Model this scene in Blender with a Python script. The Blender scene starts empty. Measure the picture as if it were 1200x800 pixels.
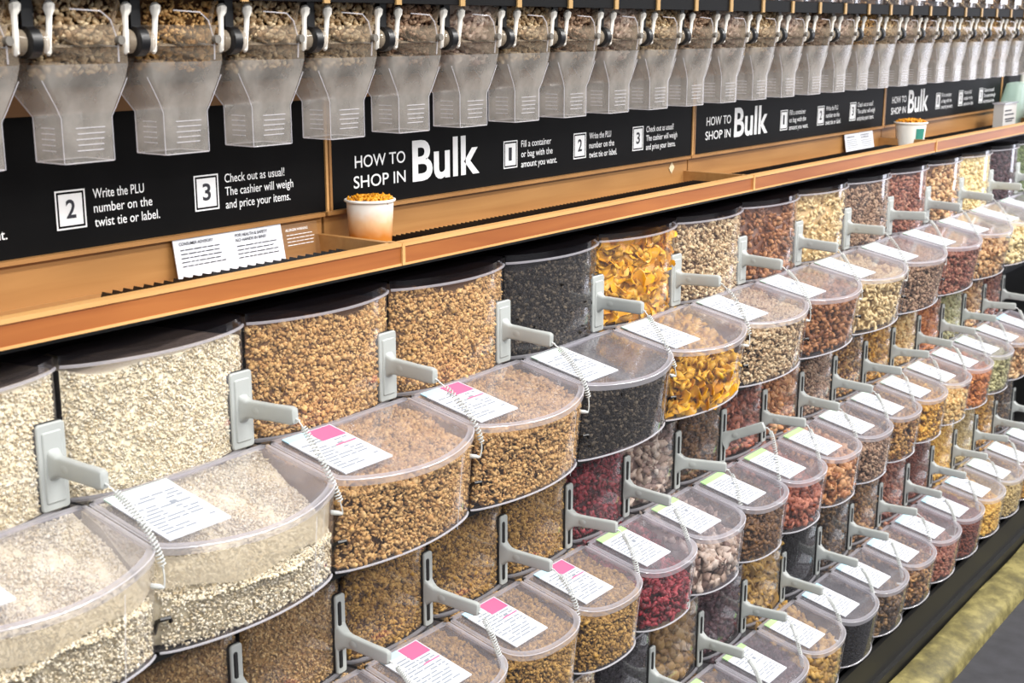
import bpy, math, random
import numpy as np
from mathutils import Vector, Matrix

random.seed(7)
RNG = np.random.default_rng(7)
S = bpy.context.scene
C = S.collection

# ------------------------------------------------------------------ camera
H = 1.66                                   # eye height over the floor; z below is given relative to the eye
FPX, VX, VY = 1550.0, 1779.0, 33.0
_h = 400 - VY
PITCH = math.atan(_h / FPX)
YAW = math.atan((VX - 600) / math.hypot(FPX, _h))
fwd = Vector((math.cos(PITCH) * math.cos(YAW), math.cos(PITCH) * math.sin(YAW), -math.sin(PITCH)))
right = Vector((math.sin(YAW), -math.cos(YAW), 0))
up = right.cross(fwd)
cam = bpy.data.cameras.new('camera')
cam.sensor_width = 36; cam.lens = FPX / 1200 * 36
cam.clip_start = .05; cam.clip_end = 60
cam.dof.use_dof = True; cam.dof.focus_distance = 2.35; cam.dof.aperture_fstop = 9.0
co = bpy.data.objects.new('camera', cam); C.objects.link(co)
m = Matrix((right, up, -fwd)).transposed().to_4x4(); m.translation = Vector((0, 0, H))
co.matrix_world = m
S.camera = co

# ------------------------------------------------------------------ world and lights
W = bpy.data.worlds.new('store_light'); S.world = W; W.use_nodes = True
nt = W.node_tree; nt.nodes.clear()
bg = nt.nodes.new('ShaderNodeBackground'); wo = nt.nodes.new('ShaderNodeOutputWorld')
bg.inputs[0].default_value = (.93, .95, 1, 1); bg.inputs[1].default_value = .45
nt.links.new(bg.outputs[0], wo.inputs[0])

def area(name, loc, target, sx, sy, power, col):
    L = bpy.data.lights.new(name, 'AREA'); L.shape = 'RECTANGLE'; L.size = sx; L.size_y = sy
    L.energy = power; L.color = col
    o = bpy.data.objects.new(name, L); C.objects.link(o); o.location = loc
    o.rotation_euler = (Vector(target) - Vector(loc)).to_track_quat('-Z', 'Y').to_euler()
    return o
for i, (yy, pw) in enumerate([(-.25, 60), (-2.2, 66)]):
    for j in range(4):
        area('ceiling_lamp', (-.2 + 2.3 * j, yy, 3.35), (-.2 + 2.3 * j, yy + .55, 0), 1.6, .32, pw, (1, .97, .93))

# added area light past the far aisle end, for upright highlights on the hoppers
area('added_glint_light', (9.5, -.35, 1.5), (0, .9, 1.0), .9, 2.2, 24, (.86, .88, 1))

S.view_settings.view_transform = 'Standard'; S.view_settings.look = 'None'
S.view_settings.gamma = 1; S.view_settings.use_curve_mapping = False
S.view_settings.exposure = .38
S.cycles.transparent_max_bounces = 32; S.cycles.max_bounces = 8
S.cycles.diffuse_bounces = 3; S.cycles.glossy_bounces = 3; S.cycles.transmission_bounces = 4
S.cycles.use_denoising = True
S.cycles.sample_clamp_indirect = 4
S.cycles.caustics_reflective = False; S.cycles.caustics_refractive = False

# ------------------------------------------------------------------ materials
def lin(c):
    if isinstance(c, str):
        c = [int(c[i:i + 2], 16) / 255 for i in (0, 2, 4)]
    return tuple((x / 12.92 if x <= .04045 else ((x + .055) / 1.055) ** 2.4) for x in c[:3]) + (1,)

class NT:
    def __init__(s, name):
        s.m = bpy.data.materials.new(name); s.m.use_nodes = True
        s.t = s.m.node_tree; s.t.nodes.clear()
        s.out = s.n('OutputMaterial')
    def n(s, kind, **kw):
        x = s.t.nodes.new('ShaderNode' + kind)
        for k, v in kw.items(): setattr(x, k, v)
        return x
    def l(s, a, b): s.t.links.new(a, b)
    def mix(s, fac, a, b):
        x = s.n('MixShader')
        if isinstance(fac, (int, float)): x.inputs[0].default_value = fac
        else: s.l(fac, x.inputs[0])
        s.l(a, x.inputs[1]); s.l(b, x.inputs[2]); return x.outputs[0]

def plain(name, col, rough=.5, metal=0, spec=.5, noise=0, nscale=40, bump=0, coat=0):
    t = NT(name); p = t.n('BsdfPrincipled')
    p.inputs['Base Color'].default_value = lin(col); p.inputs['Roughness'].default_value = rough
    p.inputs['Metallic'].default_value = metal; p.inputs['Specular IOR Level'].default_value = spec
    p.inputs['Coat Weight'].default_value = coat
    if noise or bump:
        tc = t.n('TexCoord'); nz = t.n('TexNoise'); nz.inputs['Scale'].default_value = nscale; nz.inputs['Detail'].default_value = 4
        t.l(tc.outputs['Object'], nz.inputs['Vector'])
        if noise:
            mx = t.n('Mix', data_type='RGBA', blend_type='MULTIPLY'); mx.inputs[0].default_value = noise
            mx.inputs[6].default_value = lin(col); t.l(nz.outputs['Fac'], mx.inputs[7]); t.l(mx.outputs[2], p.inputs['Base Color'])
        if bump:
            b = t.n('Bump'); b.inputs['Strength'].default_value = bump; b.inputs['Distance'].default_value = .002
            t.l(nz.outputs['Fac'], b.inputs['Height']); t.l(b.outputs[0], p.inputs['Normal'])
    t.l(p.outputs[0], t.out.inputs[0]); return t.m

def clear(name, tint=(.97, .97, .985), haze=.05, haze_col='e9e6ee', ior=1.45, rough=.06, smudge=.0, back=0.0):
    """sheet of clear plastic: fresnel gloss over straight transparency, with a little milky haze"""
    t = NT(name)
    tr = t.n('BsdfTransparent'); tr.inputs[0].default_value = (*tint, 1)
    gl = t.n('BsdfGlossy'); gl.inputs[0].default_value = (1, 1, 1, 1); gl.inputs['Roughness'].default_value = rough
    fr = t.n('Fresnel'); ge = t.n('NewGeometry'); mr0 = t.n('MapRange')      # same fresnel from both sides of the sheet
    mr0.inputs[3].default_value = ior; mr0.inputs[4].default_value = 1 / ior
    t.l(ge.outputs['Backfacing'], mr0.inputs[0]); t.l(mr0.outputs[0], fr.inputs[0])
    a = t.mix(fr.outputs[0], tr.outputs[0], gl.outputs[0])
    df = t.n('BsdfDiffuse'); df.inputs[0].default_value = lin(haze_col)
    ts = t.n('BsdfTranslucent'); ts.inputs[0].default_value = lin(haze_col)
    d = t.mix(.45, df.outputs[0], ts.outputs[0])
    if smudge:
        tc = t.n('TexCoord'); nz = t.n('TexNoise'); nz.inputs['Scale'].default_value = 15; nz.inputs['Detail'].default_value = 6
        t.l(tc.outputs['Object'], nz.inputs['Vector'])
        mr = t.n('MapRange'); mr.inputs[1].default_value = .35; mr.inputs[2].default_value = .75
        mr.inputs[3].default_value = haze; mr.inputs[4].default_value = haze + smudge
        t.l(nz.outputs['Fac'], mr.inputs[0]); hz = mr.outputs[0]
    else: hz = haze
    t.l(t.mix(hz, a, d), t.out.inputs[0]); return t.m

def wood(name, c1, c2, sc=3.0, rough=.42, axis=0):
    t = NT(name); p = t.n('BsdfPrincipled'); tc = t.n('TexCoord'); mp = t.n('Mapping')
    s = [sc * 8] * 3; s[axis] = sc * .45
    mp.inputs['Scale'].default_value = s; t.l(tc.outputs['Object'], mp.inputs['Vector'])
    nz = t.n('TexNoise'); nz.inputs['Scale'].default_value = 1.6; nz.inputs['Detail'].default_value = 6; nz.inputs['Distortion'].default_value = .8
    t.l(mp.outputs[0], nz.inputs['Vector'])
    cr = t.n('ValToRGB'); cr.color_ramp.elements[0].position = .3; cr.color_ramp.elements[1].position = .7
    cr.color_ramp.elements[0].color = lin(c1); cr.color_ramp.elements[1].color = lin(c2)
    t.l(nz.outputs['Fac'], cr.inputs[0]); t.l(cr.outputs[0], p.inputs['Base Color'])
    p.inputs['Roughness'].default_value = rough
    t.l(p.outputs[0], t.out.inputs[0]); return t.m

def grains(name, cols, rough=.6, spec=.35):
    """loose food: every piece carries a random number, the ramp turns it into one of the food's colours"""
    t = NT(name); p = t.n('BsdfPrincipled'); at = t.n('Attribute', attribute_name='piece')
    cr = t.n('ValToRGB'); cr.color_ramp.interpolation = 'LINEAR'
    e = cr.color_ramp.elements
    for i, c in enumerate(cols):
        x = e[i] if i < 2 else e.new(.5)
        x.position = i / max(1, len(cols) - 1); x.color = lin(c)
    t.l(at.outputs['Fac'], cr.inputs[0])
    tc = t.n('TexCoord'); nz = t.n('TexNoise'); nz.inputs['Scale'].default_value = 260; t.l(tc.outputs['Object'], nz.inputs['Vector'])
    mx = t.n('Mix', data_type='RGBA', blend_type='OVERLAY'); mx.inputs[0].default_value = .35
    t.l(cr.outputs[0], mx.inputs[6]); t.l(nz.outputs['Fac'], mx.inputs[7])
    t.l(mx.outputs[2], p.inputs['Base Color'])
    p.inputs['Roughness'].default_value = rough; p.inputs['Specular IOR Level'].default_value = spec
    t.l(p.outputs[0], t.out.inputs[0]); return t.m

M = dict(
    clear=clear('clear_plastic', haze=.045),
    lid=clear('lid_plastic', haze=.10, smudge=.10, haze_col='d8d4dc', rough=.10),
    rim=clear('rim_plastic', haze=.32, haze_col='dedce4', rough=.08),
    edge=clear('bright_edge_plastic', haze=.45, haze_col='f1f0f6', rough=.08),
    shade_tint=clear('shade_tinted_plastic', tint=(.25, .23, .25), haze=.03, haze_col='6b6470', rough=.08),  # clear cover plastic, tinted dark to stand in for shade under the shelf
    frost=clear('frosted_plastic', haze=.20, smudge=.42, haze_col='d2cdc6', rough=.18, tint=(.93, .92, .92)),
    chamber=clear('cloudy_plastic', haze=.22, smudge=.30, haze_col='c8b8a2', rough=.10),
    white=plain('white_plastic', 'efece4', .35),
    grey=plain('grey_scoop_plastic', 'a9adab', .42, noise=.12, nscale=30),
    cord=plain('grey_cord_plastic', 'c3c6c4', .4),
    black=plain('black_plastic', '0d0d0f', .35),
    dark=plain('black_metal', '151412', .45, noise=.5, nscale=8),
    slot=plain('slot_black', '0b0b0c', .6),
    sign=plain('sign_black', '050506', .55, spec=.12),
    print=plain('sign_white', 'eef0f2', .6),
    ink=plain('print_ink', '2a2a33', .7),
    greyink=plain('grey_ink', '858b95', .8),
    paper=plain('label_paper', 'cdd0d8', .6),
    green=plain('label_green', 'a5d68c', .6), teal=plain('label_pale_green', 'c4dfcf', .6),
    blue=plain('label_blue', 'a9d3e6', .6), pink=plain('label_pink', 'ee5f86', .6),
    wood=wood('cherry_board', '85481f', 'a0612f'), woodl=wood('light_edge_board', 'bf8f55', 'd0a268', rough=.5),
    woodt=wood('tan_board', '94683a', 'a67a48'), woodd=wood('brown_board', '74491f', '85562a'),
    gold=plain('brass_clip', 'b08d5a', .4, metal=.3),
)

# ------------------------------------------------------------------ mesh helpers
class MB:
    def __init__(s): s.v = []; s.f = []
    def add(s, vs, fs):
        b = len(s.v); s.v.extend([tuple(q) for q in vs]); s.f.extend([tuple(b + i for i in f) for f in fs]); return s
    def box(s, x0, x1, y0, y1, z0, z1):
        return s.add([(x, y, z) for z in (z0, z1) for y in (y0, y1) for x in (x0, x1)],
                     [(0, 2, 3, 1), (4, 5, 7, 6), (0, 1, 5, 4), (2, 6, 7, 3), (0, 4, 6, 2), (1, 3, 7, 5)])
    def tube(s, pts, r, n=6, closed=False, cap=True):
        pts = [Vector(p) for p in pts]; k = len(pts)
        rs = r if isinstance(r, (list, tuple)) else [r] * k
        ring = []; ref = None
        for i, p in enumerate(pts):
            if closed: t = pts[(i + 1) % k] - pts[i - 1]
            else: t = pts[min(i + 1, k - 1)] - pts[max(i - 1, 0)]
            t.normalize()
            if ref is None:
                ref = Vector((0, 0, 1)) if abs(t.z) < .9 else Vector((1, 0, 0))
            a = (ref - t * ref.dot(t)).normalized(); ref = a; b = t.cross(a)
            ring.append([p + (a * math.cos(2 * math.pi * j / n) + b * math.sin(2 * math.pi * j / n)) * rs[i] for j in range(n)])
        vs = [q for R_ in ring for q in R_]; fs = []
        for i in range(k if closed else k - 1):
            i2 = (i + 1) % k
            for j in range(n): fs.append((i * n + j, i * n + (j + 1) % n, i2 * n + (j + 1) % n, i2 * n + j))
        if cap and not closed: fs += [tuple(range(n))[::-1], tuple((k - 1) * n + j for j in range(n))]
        return s.add(vs, fs)
    def loft(s, rings, closed=True, cap0=True, cap1=True):
        n = len(rings[0]); vs = [q for R_ in rings for q in R_]; fs = []
        for i in range(len(rings) - 1):
            for j in range(n if closed else n - 1):
                fs.append((i * n + j, i * n + (j + 1) % n, (i + 1) * n + (j + 1) % n, (i + 1) * n + j))
        if cap0: fs.append(tuple(range(n))[::-1])
        if cap1: fs.append(tuple((len(rings) - 1) * n + j for j in range(n)))
        return s.add(vs, fs)
    def lathe(s, prof, cx, cy, n=24, cap0=True, cap1=True):
        return s.loft([[(cx + r * math.cos(2 * math.pi * j / n), cy + r * math.sin(2 * math.pi * j / n), z) for j in range(n)] for r, z in prof], True, cap0, cap1)
    def mesh(s, name, mat, smooth=False, off=(0, 0, 0)):
        me = bpy.data.meshes.new(name)
        v = [(x - off[0], y - off[1], z - off[2]) for x, y, z in s.v]
        me.from_pydata(v, [], s.f); me.materials.append(M[mat] if isinstance(mat, str) else mat)
        if smooth:
            me.polygons.foreach_set('use_smooth', [True] * len(me.polygons))
            try: me.set_sharp_from_angle(angle=math.radians(40))
            except Exception: pass
        me.update(); return me

def link(name, me, parent=None, loc=(0, 0, 0), rot=None):
    o = bpy.data.objects.new(name, me); C.objects.link(o); o.location = loc
    if rot: o.rotation_euler = rot
    if parent: o.parent = parent
    return o
def tag(o, label=None, cat=None, group=None, kind=None):
    if label: o['label'] = label
    if cat: o['category'] = cat
    if group: o['group'] = group
    if kind: o['kind'] = kind
    return o
def thing(name, loc, label, cat, group=None, rot=None):
    return tag(link(name, None, None, loc, rot), label, cat, group)
def ordinal(n):
    w = ['first', 'second', 'third', 'fourth', 'fifth', 'sixth', 'seventh', 'eighth', 'ninth', 'tenth', 'eleventh', 'twelfth', 'thirteenth',
         'fourteenth', 'fifteenth', 'sixteenth', 'seventeenth', 'eighteenth', 'nineteenth', 'twentieth']
    t = ['', '', 'twenty', 'thirty']
    if n <= 20: return w[n - 1]
    return 'thirtieth' if n == 30 else t[n // 10] + '-' + w[n % 10 - 1]

def text_mesh(body, h, x, z, y, width=None, bold=0, align='LEFT', mat='print', spacing=1.0):
    """flat lettering in the XZ plane facing -Y; h = capital height, width = total width to fit"""
    cu = bpy.data.curves.new('t', 'FONT'); cu.body = body; cu.size = 1; cu.offset = bold; cu.space_line = spacing
    cu.align_x = align; cu.extrude = 0; cu.resolution_u = 4
    ob = bpy.data.objects.new('t', cu); C.objects.link(ob)
    bpy.context.view_layer.update()
    me = bpy.data.meshes.new_from_object(ob.evaluated_get(bpy.context.evaluated_depsgraph_get()))
    bpy.data.objects.remove(ob); bpy.data.curves.remove(cu)
    n = len(me.vertices); a = np.empty(n * 3); me.vertices.foreach_get('co', a); a = a.reshape(-1, 3)
    sc = h / .70
    sx = sc if width is None else width / (a[:, 0].max() - a[:, 0].min())
    x0 = a[:, 0].min()
    b = np.stack([(a[:, 0] - x0) * sx + x, np.full(n, y), a[:, 1] * sc + z], 1)
    me.vertices.foreach_set('co', b.ravel()); me.materials.clear(); me.materials.append(M[mat]); me.update()
    return me

# ------------------------------------------------------------------ the setting
def Z(z): return z + H
fl = link('floor', MB().box(-3, 14, -5, 3, -.05, 0).mesh('floor', plain('dark_floor_mat', '3a3a40', .75, noise=.75, nscale=18, bump=.4))); tag(fl, kind='structure')
wb = link('wall_back', MB().box(-1, 14, 2.2, 2.3, 0, 3.4).mesh('wall_back', 'dark')); tag(wb, kind='structure')

# yellow kerb in front of the rack
k = MB()
nseg = 60
xs = np.linspace(-.5, 9, 96)
prof = [(.955, 0), (.958, .026), (.966, .036), (1.035, .050), (1.052, .046), (1.060, .03), (1.060, 0)]
k.loft([[(x, y + .0015 * math.sin(x * 9) + random.uniform(-.001, .001), z * (1 + .03 * math.sin(x * 5 + y * 40))) for y, z in prof] for x in xs], closed=False, cap0=False, cap1=False)
def kerb_mat():
    t = NT('worn_yellow_paint'); p = t.n('BsdfPrincipled'); tc = t.n('TexCoord')
    nz = t.n('TexNoise'); nz.inputs['Scale'].default_value = 14; nz.inputs['Detail'].default_value = 8; nz.inputs['Roughness'].default_value = .7
    t.l(tc.outputs['Object'], nz.inputs['Vector'])
    cr = t.n('ValToRGB'); e = cr.color_ramp.elements
    e[0].position = .30; e[0].color = lin('3f3a22'); e[1].position = .48; e[1].color = lin('655d34')
    x = e.new(.62); x.color = lin('8b814e')
    t.l(nz.outputs['Fac'], cr.inputs[0]); t.l(cr.outputs[0], p.inputs['Base Color']); p.inputs['Roughness'].default_value = .6
    b = t.n('Bump'); b.inputs['Strength'].default_value = .5; b.inputs['Distance'].default_value = .003
    t.l(nz.outputs['Fac'], b.inputs['Height']); t.l(b.outputs[0], p.inputs['Normal'])
    t.l(p.outputs[0], t.out.inputs[0]); return t.m
tag(link('kerb', k.mesh('kerb', kerb_mat(), True)), 'worn yellow painted kerb strip on the floor along the rack base', 'kerb')

# black rack that carries the bins
X0, X1 = .2, 8.0
rk = thing('display_rack', (X0, 1.1, 0), 'long black metal rack that carries the three rows of bulk bins', 'rack')
def rp(name, mb, mat='dark'): return link(name, mb.mesh(name, mat, off=(X0, 1.1, 0)), rk)
b = MB().box(X0, X1, 1.072, 1.084, .0, Z(-1.502)); b.box(X0, X1, 1.058, 1.072, .0, .075); rp('base_panel', b)
for z, y in ((-1.488, 1.09), (-1.105, 1.175), (-.752, 1.24)):
    rp('shelf', MB().box(X0, X1, y, 1.75, Z(z) - .008, Z(z)))
rp('back_panel', MB().box(X0, X1, 1.75, 1.77, 0, Z(-.37)))
tp = rp('top_panel', MB().box(X0, X1, 1.39, 1.75, Z(-.376), Z(-.368)))

# ------------------------------------------------------------------ wooden tray, one per bay
JOINT = [.338, 1.557, 2.782, 4.004, 5.22, 6.44]
SIGNX = [.322, 1.576, 2.811, 4.022, 5.205, 6.42]
YS, YF = 1.543, 1.367
bayname = ['under the nearest sign at the left edge', 'holding the heaped paper cup, under the first complete sign',
           'with the pair of white notices, third along', 'fourth along, carrying the cup with the green block',
           'farthest along, with the notice stand on it']
for i in range(5):
    a, c = JOINT[i], JOINT[i + 1]
    t = thing('wooden_tray', (a, YF, Z(-.365)), 'cherry-edged wooden tray ' + bayname[i], 'tray', 'wooden trays over the top row')
    of = (a, YF, Z(-.365))
    def pp(n, mb, mat): return link(n, mb.mesh(n, mat, off=of), t)
    pp('front_board', MB().box(a + .003, c - .003, YF, YF + .012, Z(-.3615), Z(-.3345)), 'wood')
    pp('front_cap', MB().box(a + .002, c - .002, YF - .002, YF + .016, Z(-.3345), Z(-.3285)), 'woodl')
    pp('bottom_edge', MB().box(a + .003, c - .003, YF - .0015, YF + .02, Z(-.3650), Z(-.3615)), 'woodl')
    pp('tray_floor', MB().box(a + .003, c - .003, YF + .012, YS + .01, Z(-.3645), Z(-.3600)), 'woodt')
    pp('back_board', MB().box(a + .003, c - .003, YS - .002, YS + .012, Z(-.3600), Z(-.3005)), 'woodt')
    pp('ledge', MB().box(a + .003, c - .003, YS - .012, YS + .012, Z(-.3005), Z(-.2945)), 'woodd' if 0 else 'woodt')
    pp('end_panel', MB().box(c - .018, c - .006, YF + .012, YS - .002, Z(-.3600), Z(-.3285)), 'woodt')
    pp('end_cap', MB().box(c - .004, c + .003, YF - .003, YF + .03, Z(-.3645), Z(-.329)), 'woodl')
    # rubber drip grate on the tray floor
    g = MB(); gy = 1.494 if i == 0 else 1.512
    x = a + .03; pitch = .0175 if i == 0 else .0128
    x1 = c - (.03 if i else .02)
    if i == 0: x = 1.08
    while x < x1:
        g.add([(x, YF + .02, Z(-.358)), (x, gy, Z(-.358)), (x + pitch * .75, YF + .02, Z(-.358)), (x + pitch * .75, gy, Z(-.358)),
               (x + pitch * .25, YF + .02, Z(-.3475)), (x + pitch * .25, gy, Z(-.3475))],
              [(0, 1, 5, 4), (4, 5, 3, 2), (0, 4, 2), (1, 3, 5), (0, 2, 3, 1)])
        x += pitch
    g.box((1.08 if i == 0 else a + .03), x1, YF + .02, gy, Z(-.3598), Z(-.3578))
    gr = link('drip_grate', g.mesh('drip_grate', 'black', off=of), t); gr['kind'] = 'stuff'

# ------------------------------------------------------------------ signs
def sign(i):
    a, c = SIGNX[i], SIGNX[i + 1]; s = (c - a) / 1.235
    lab = ['black how-to-shop sign at the left edge, steps 2 and 3 in view', 'black HOW TO SHOP IN Bulk sign, the first that shows whole',
           'black HOW TO SHOP IN Bulk sign, second whole one from the left', 'black HOW TO SHOP IN Bulk sign, smallest and farthest whole one',
           'blank dark board behind the notice stand at the far end'][i]
    of = (a, YS, Z(-.294))
    t = thing('how_to_shop_sign', of, lab, 'sign', 'signs behind the trays')
    def pp(n, me_or_mb, mat='print', par=None):
        if isinstance(me_or_mb, MB): me = me_or_mb.mesh(n, mat, off=of)
        else:
            me = me_or_mb; me.name = n; me.transform(Matrix.Translation((-of[0], -of[1], -of[2])))
        return link(n, me, par or t)
    pp('panel', MB().box(a + .009, c - .009, YS, YS + .006, Z(-.2945), Z(-.112)), 'sign')
    pp('divider_strip', MB().box(c - .0075, c - .002, YS - .002, YS + .008, Z(-.302), Z(-.112)), 'woodl')
    pp('divider_strip', MB().box(c + .001, c + .0065, YS - .002, YS + .008, Z(-.302), Z(-.112)), 'woodt')
    if i == 4: return
    y = YS - .0008
    X = lambda q: a + (q - 1.576) * s
    pp('lettering', text_mesh('HOW TO', .0205, X(1.639), Z(-.2295), y, (1.768 - 1.639) * s, .006))
    pp('lettering', text_mesh('SHOP IN', .0205, X(1.635), Z(-.2635), y, (1.768 - 1.635) * s, .006))
    pp('lettering', text_mesh('Bulk', .070, X(1.787), Z(-.2640), y, (1.98 - 1.787) * s, .022))
    for q, w0, num, lines, ws in ((2.056, .045, '1', ['Fill a container', 'or bag with the', 'amount you want.'], [.103, .108, .124]),
                          (2.298, .047, '2', ['Write the PLU', 'number on the', 'twist tie or label.'], [.085, .098, .110]),
                          (2.532, .046, '3', ['Check out as usual!', 'The cashier will weigh', 'and price your items.'], [.122, .140, .133])):
        x = X(q) - (.014 if i == 0 and num == '1' else 0); w = w0 * s; z0, z1 = Z(-.2655), Z(-.2125)
        bx = MB()
        bx.box(x, x + w, y - .0004, y, z1 - .0022, z1); bx.box(x, x + w, y - .0004, y, z0, z0 + .0022)
        bx.box(x, x + .0022, y - .0004, y, z0 + .0022, z1 - .0022); bx.box(x + w - .0022, x + w, y - .0004, y, z0 + .0022, z1 - .0022)
        bx.box(x + .0052, x + w - .0052, y - .0004, y, z0 + .0052, z1 - .0052)
        nb = pp('number_box', bx, 'print')
        pp('numeral', text_mesh(num, .0245, x + w * .5 - (.0080 if num != '1' else .0065), z0 + .0155, y - .0008, .0155 if num != '1' else .010, .02, mat='ink'), par=nb)
        for j, (ln, lw) in enumerate(zip(lines, ws)):
            pp('lettering', text_mesh(ln, .0132, x + w + .013, Z(-.2275) - j * .0198, y, lw * s, .004))
for i in range(5): sign(i)
link_band = MB().box(.2, 5.25, YS + .0, YS + .02, Z(-.112), Z(-.078))
tag(link('trim_1', link_band.mesh('trim_1', 'woodt')), kind='structure')
tag(link('wall_panel', MB().box(.2, 5.25, YS + .03, YS + .05, Z(-.1), Z(.30)).mesh('wall_panel', 'dark')), kind='structure')

# ------------------------------------------------------------------ gravity dispensers
def rrect(x0, x1, y0, y1, z, r, n=3, bulge=0):
    """rounded rectangle ring, the front (y0) side bulged outwards"""
    pts = []
    for cx, cy, a0 in ((x1 - r, y0 + r, -90), (x1 - r, y1 - r, 0), (x0 + r, y1 - r, 90), (x0 + r, y0 + r, 180)):
        for i in range(n + 1):
            a = math.radians(a0 + 90 * i / n); pts.append([cx + r * math.cos(a), cy + r * math.sin(a), z])
    xm = (x0 + x1) / 2; hw = (x1 - x0) / 2
    front = [[x0 + r + (x1 - x0 - 2 * r) * i / 8, y0, z] for i in range(1, 8)]
    pts = pts + front
    for p in pts:
        if p[1] < (y0 + y1) / 2: p[1] -= bulge * (1 - ((p[0] - xm) / hw) ** 2)
    return [tuple(p) for p in pts]

# ------------------------------------------------------------------ loose goods
def unit_shape(kind):
    if kind == 'octa':
        v = np.array([(1, 0, 0), (-1, 0, 0), (0, 1, 0), (0, -1, 0), (0, 0, 1), (0, 0, -1)], float)
        f = np.array([(0, 2, 4), (2, 1, 4), (1, 3, 4), (3, 0, 4), (2, 0, 5), (1, 2, 5), (3, 1, 5), (0, 3, 5)])
        return v, f
    if kind == 'flake':
        n = 6; a = np.arange(n) * 2 * np.pi / n
        v = np.concatenate([np.stack([np.cos(a), np.sin(a), .25 * np.cos(2 * a)], 1), [(0, 0, .35), (0, 0, -.25)]])
        f = [(i, (i + 1) % n, n) for i in range(n)] + [((i + 1) % n, i, n + 1) for i in range(n)]
        return v, np.array(f)
    v, f = unit_shape('octa')
    # one subdivision on the sphere
    edges = {}; vs = [tuple(x) for x in v]; fs = []
    def mid(a, b):
        k_ = (min(a, b), max(a, b))
        if k_ not in edges:
            p = (np.array(vs[a]) + np.array(vs[b])) / 2; p /= np.linalg.norm(p); vs.append(tuple(p)); edges[k_] = len(vs) - 1
        return edges[k_]
    for a, b_, c in f:
        ab, bc, ca = mid(a, b_), mid(b_, c), mid(c, a); fs += [(a, ab, ca), (ab, b_, bc), (ca, bc, c), (ab, bc, ca)]
    v = np.array(vs)
    if kind == 'almond': v = v * (1, .60 + .22 * v[:, :1], .38) if False else np.stack([v[:, 0], v[:, 1] * (.60 - .18 * v[:, 0]), v[:, 2] * .42], 1)
    if kind == 'cashew': v = np.stack([v[:, 0], v[:, 1] * .42 + .42 * v[:, 0] ** 2 - .2, v[:, 2] * .42], 1)
    if kind == 'lump':
        r = RNG.uniform(.4, 1.4, len(v)); v = v * r[:, None] * (1.05, .8, .55)
    if kind == 'bean': v = v * (1, .62, .62)
    return v, np.array(fs)

def rand_rot(n, flat=None):
    q = RNG.normal(size=(n, 4)); q /= np.linalg.norm(q, axis=1)[:, None]
    w, x, y, z = q.T
    return np.stack([np.stack([1 - 2 * (y * y + z * z), 2 * (x * y - z * w), 2 * (x * z + y * w)], 1),
                     np.stack([2 * (x * y + z * w), 1 - 2 * (x * x + z * z), 2 * (y * z - x * w)], 1),
                     np.stack([2 * (x * z - y * w), 2 * (y * z + x * w), 1 - 2 * (x * x + y * y)], 1)], 1)

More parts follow.
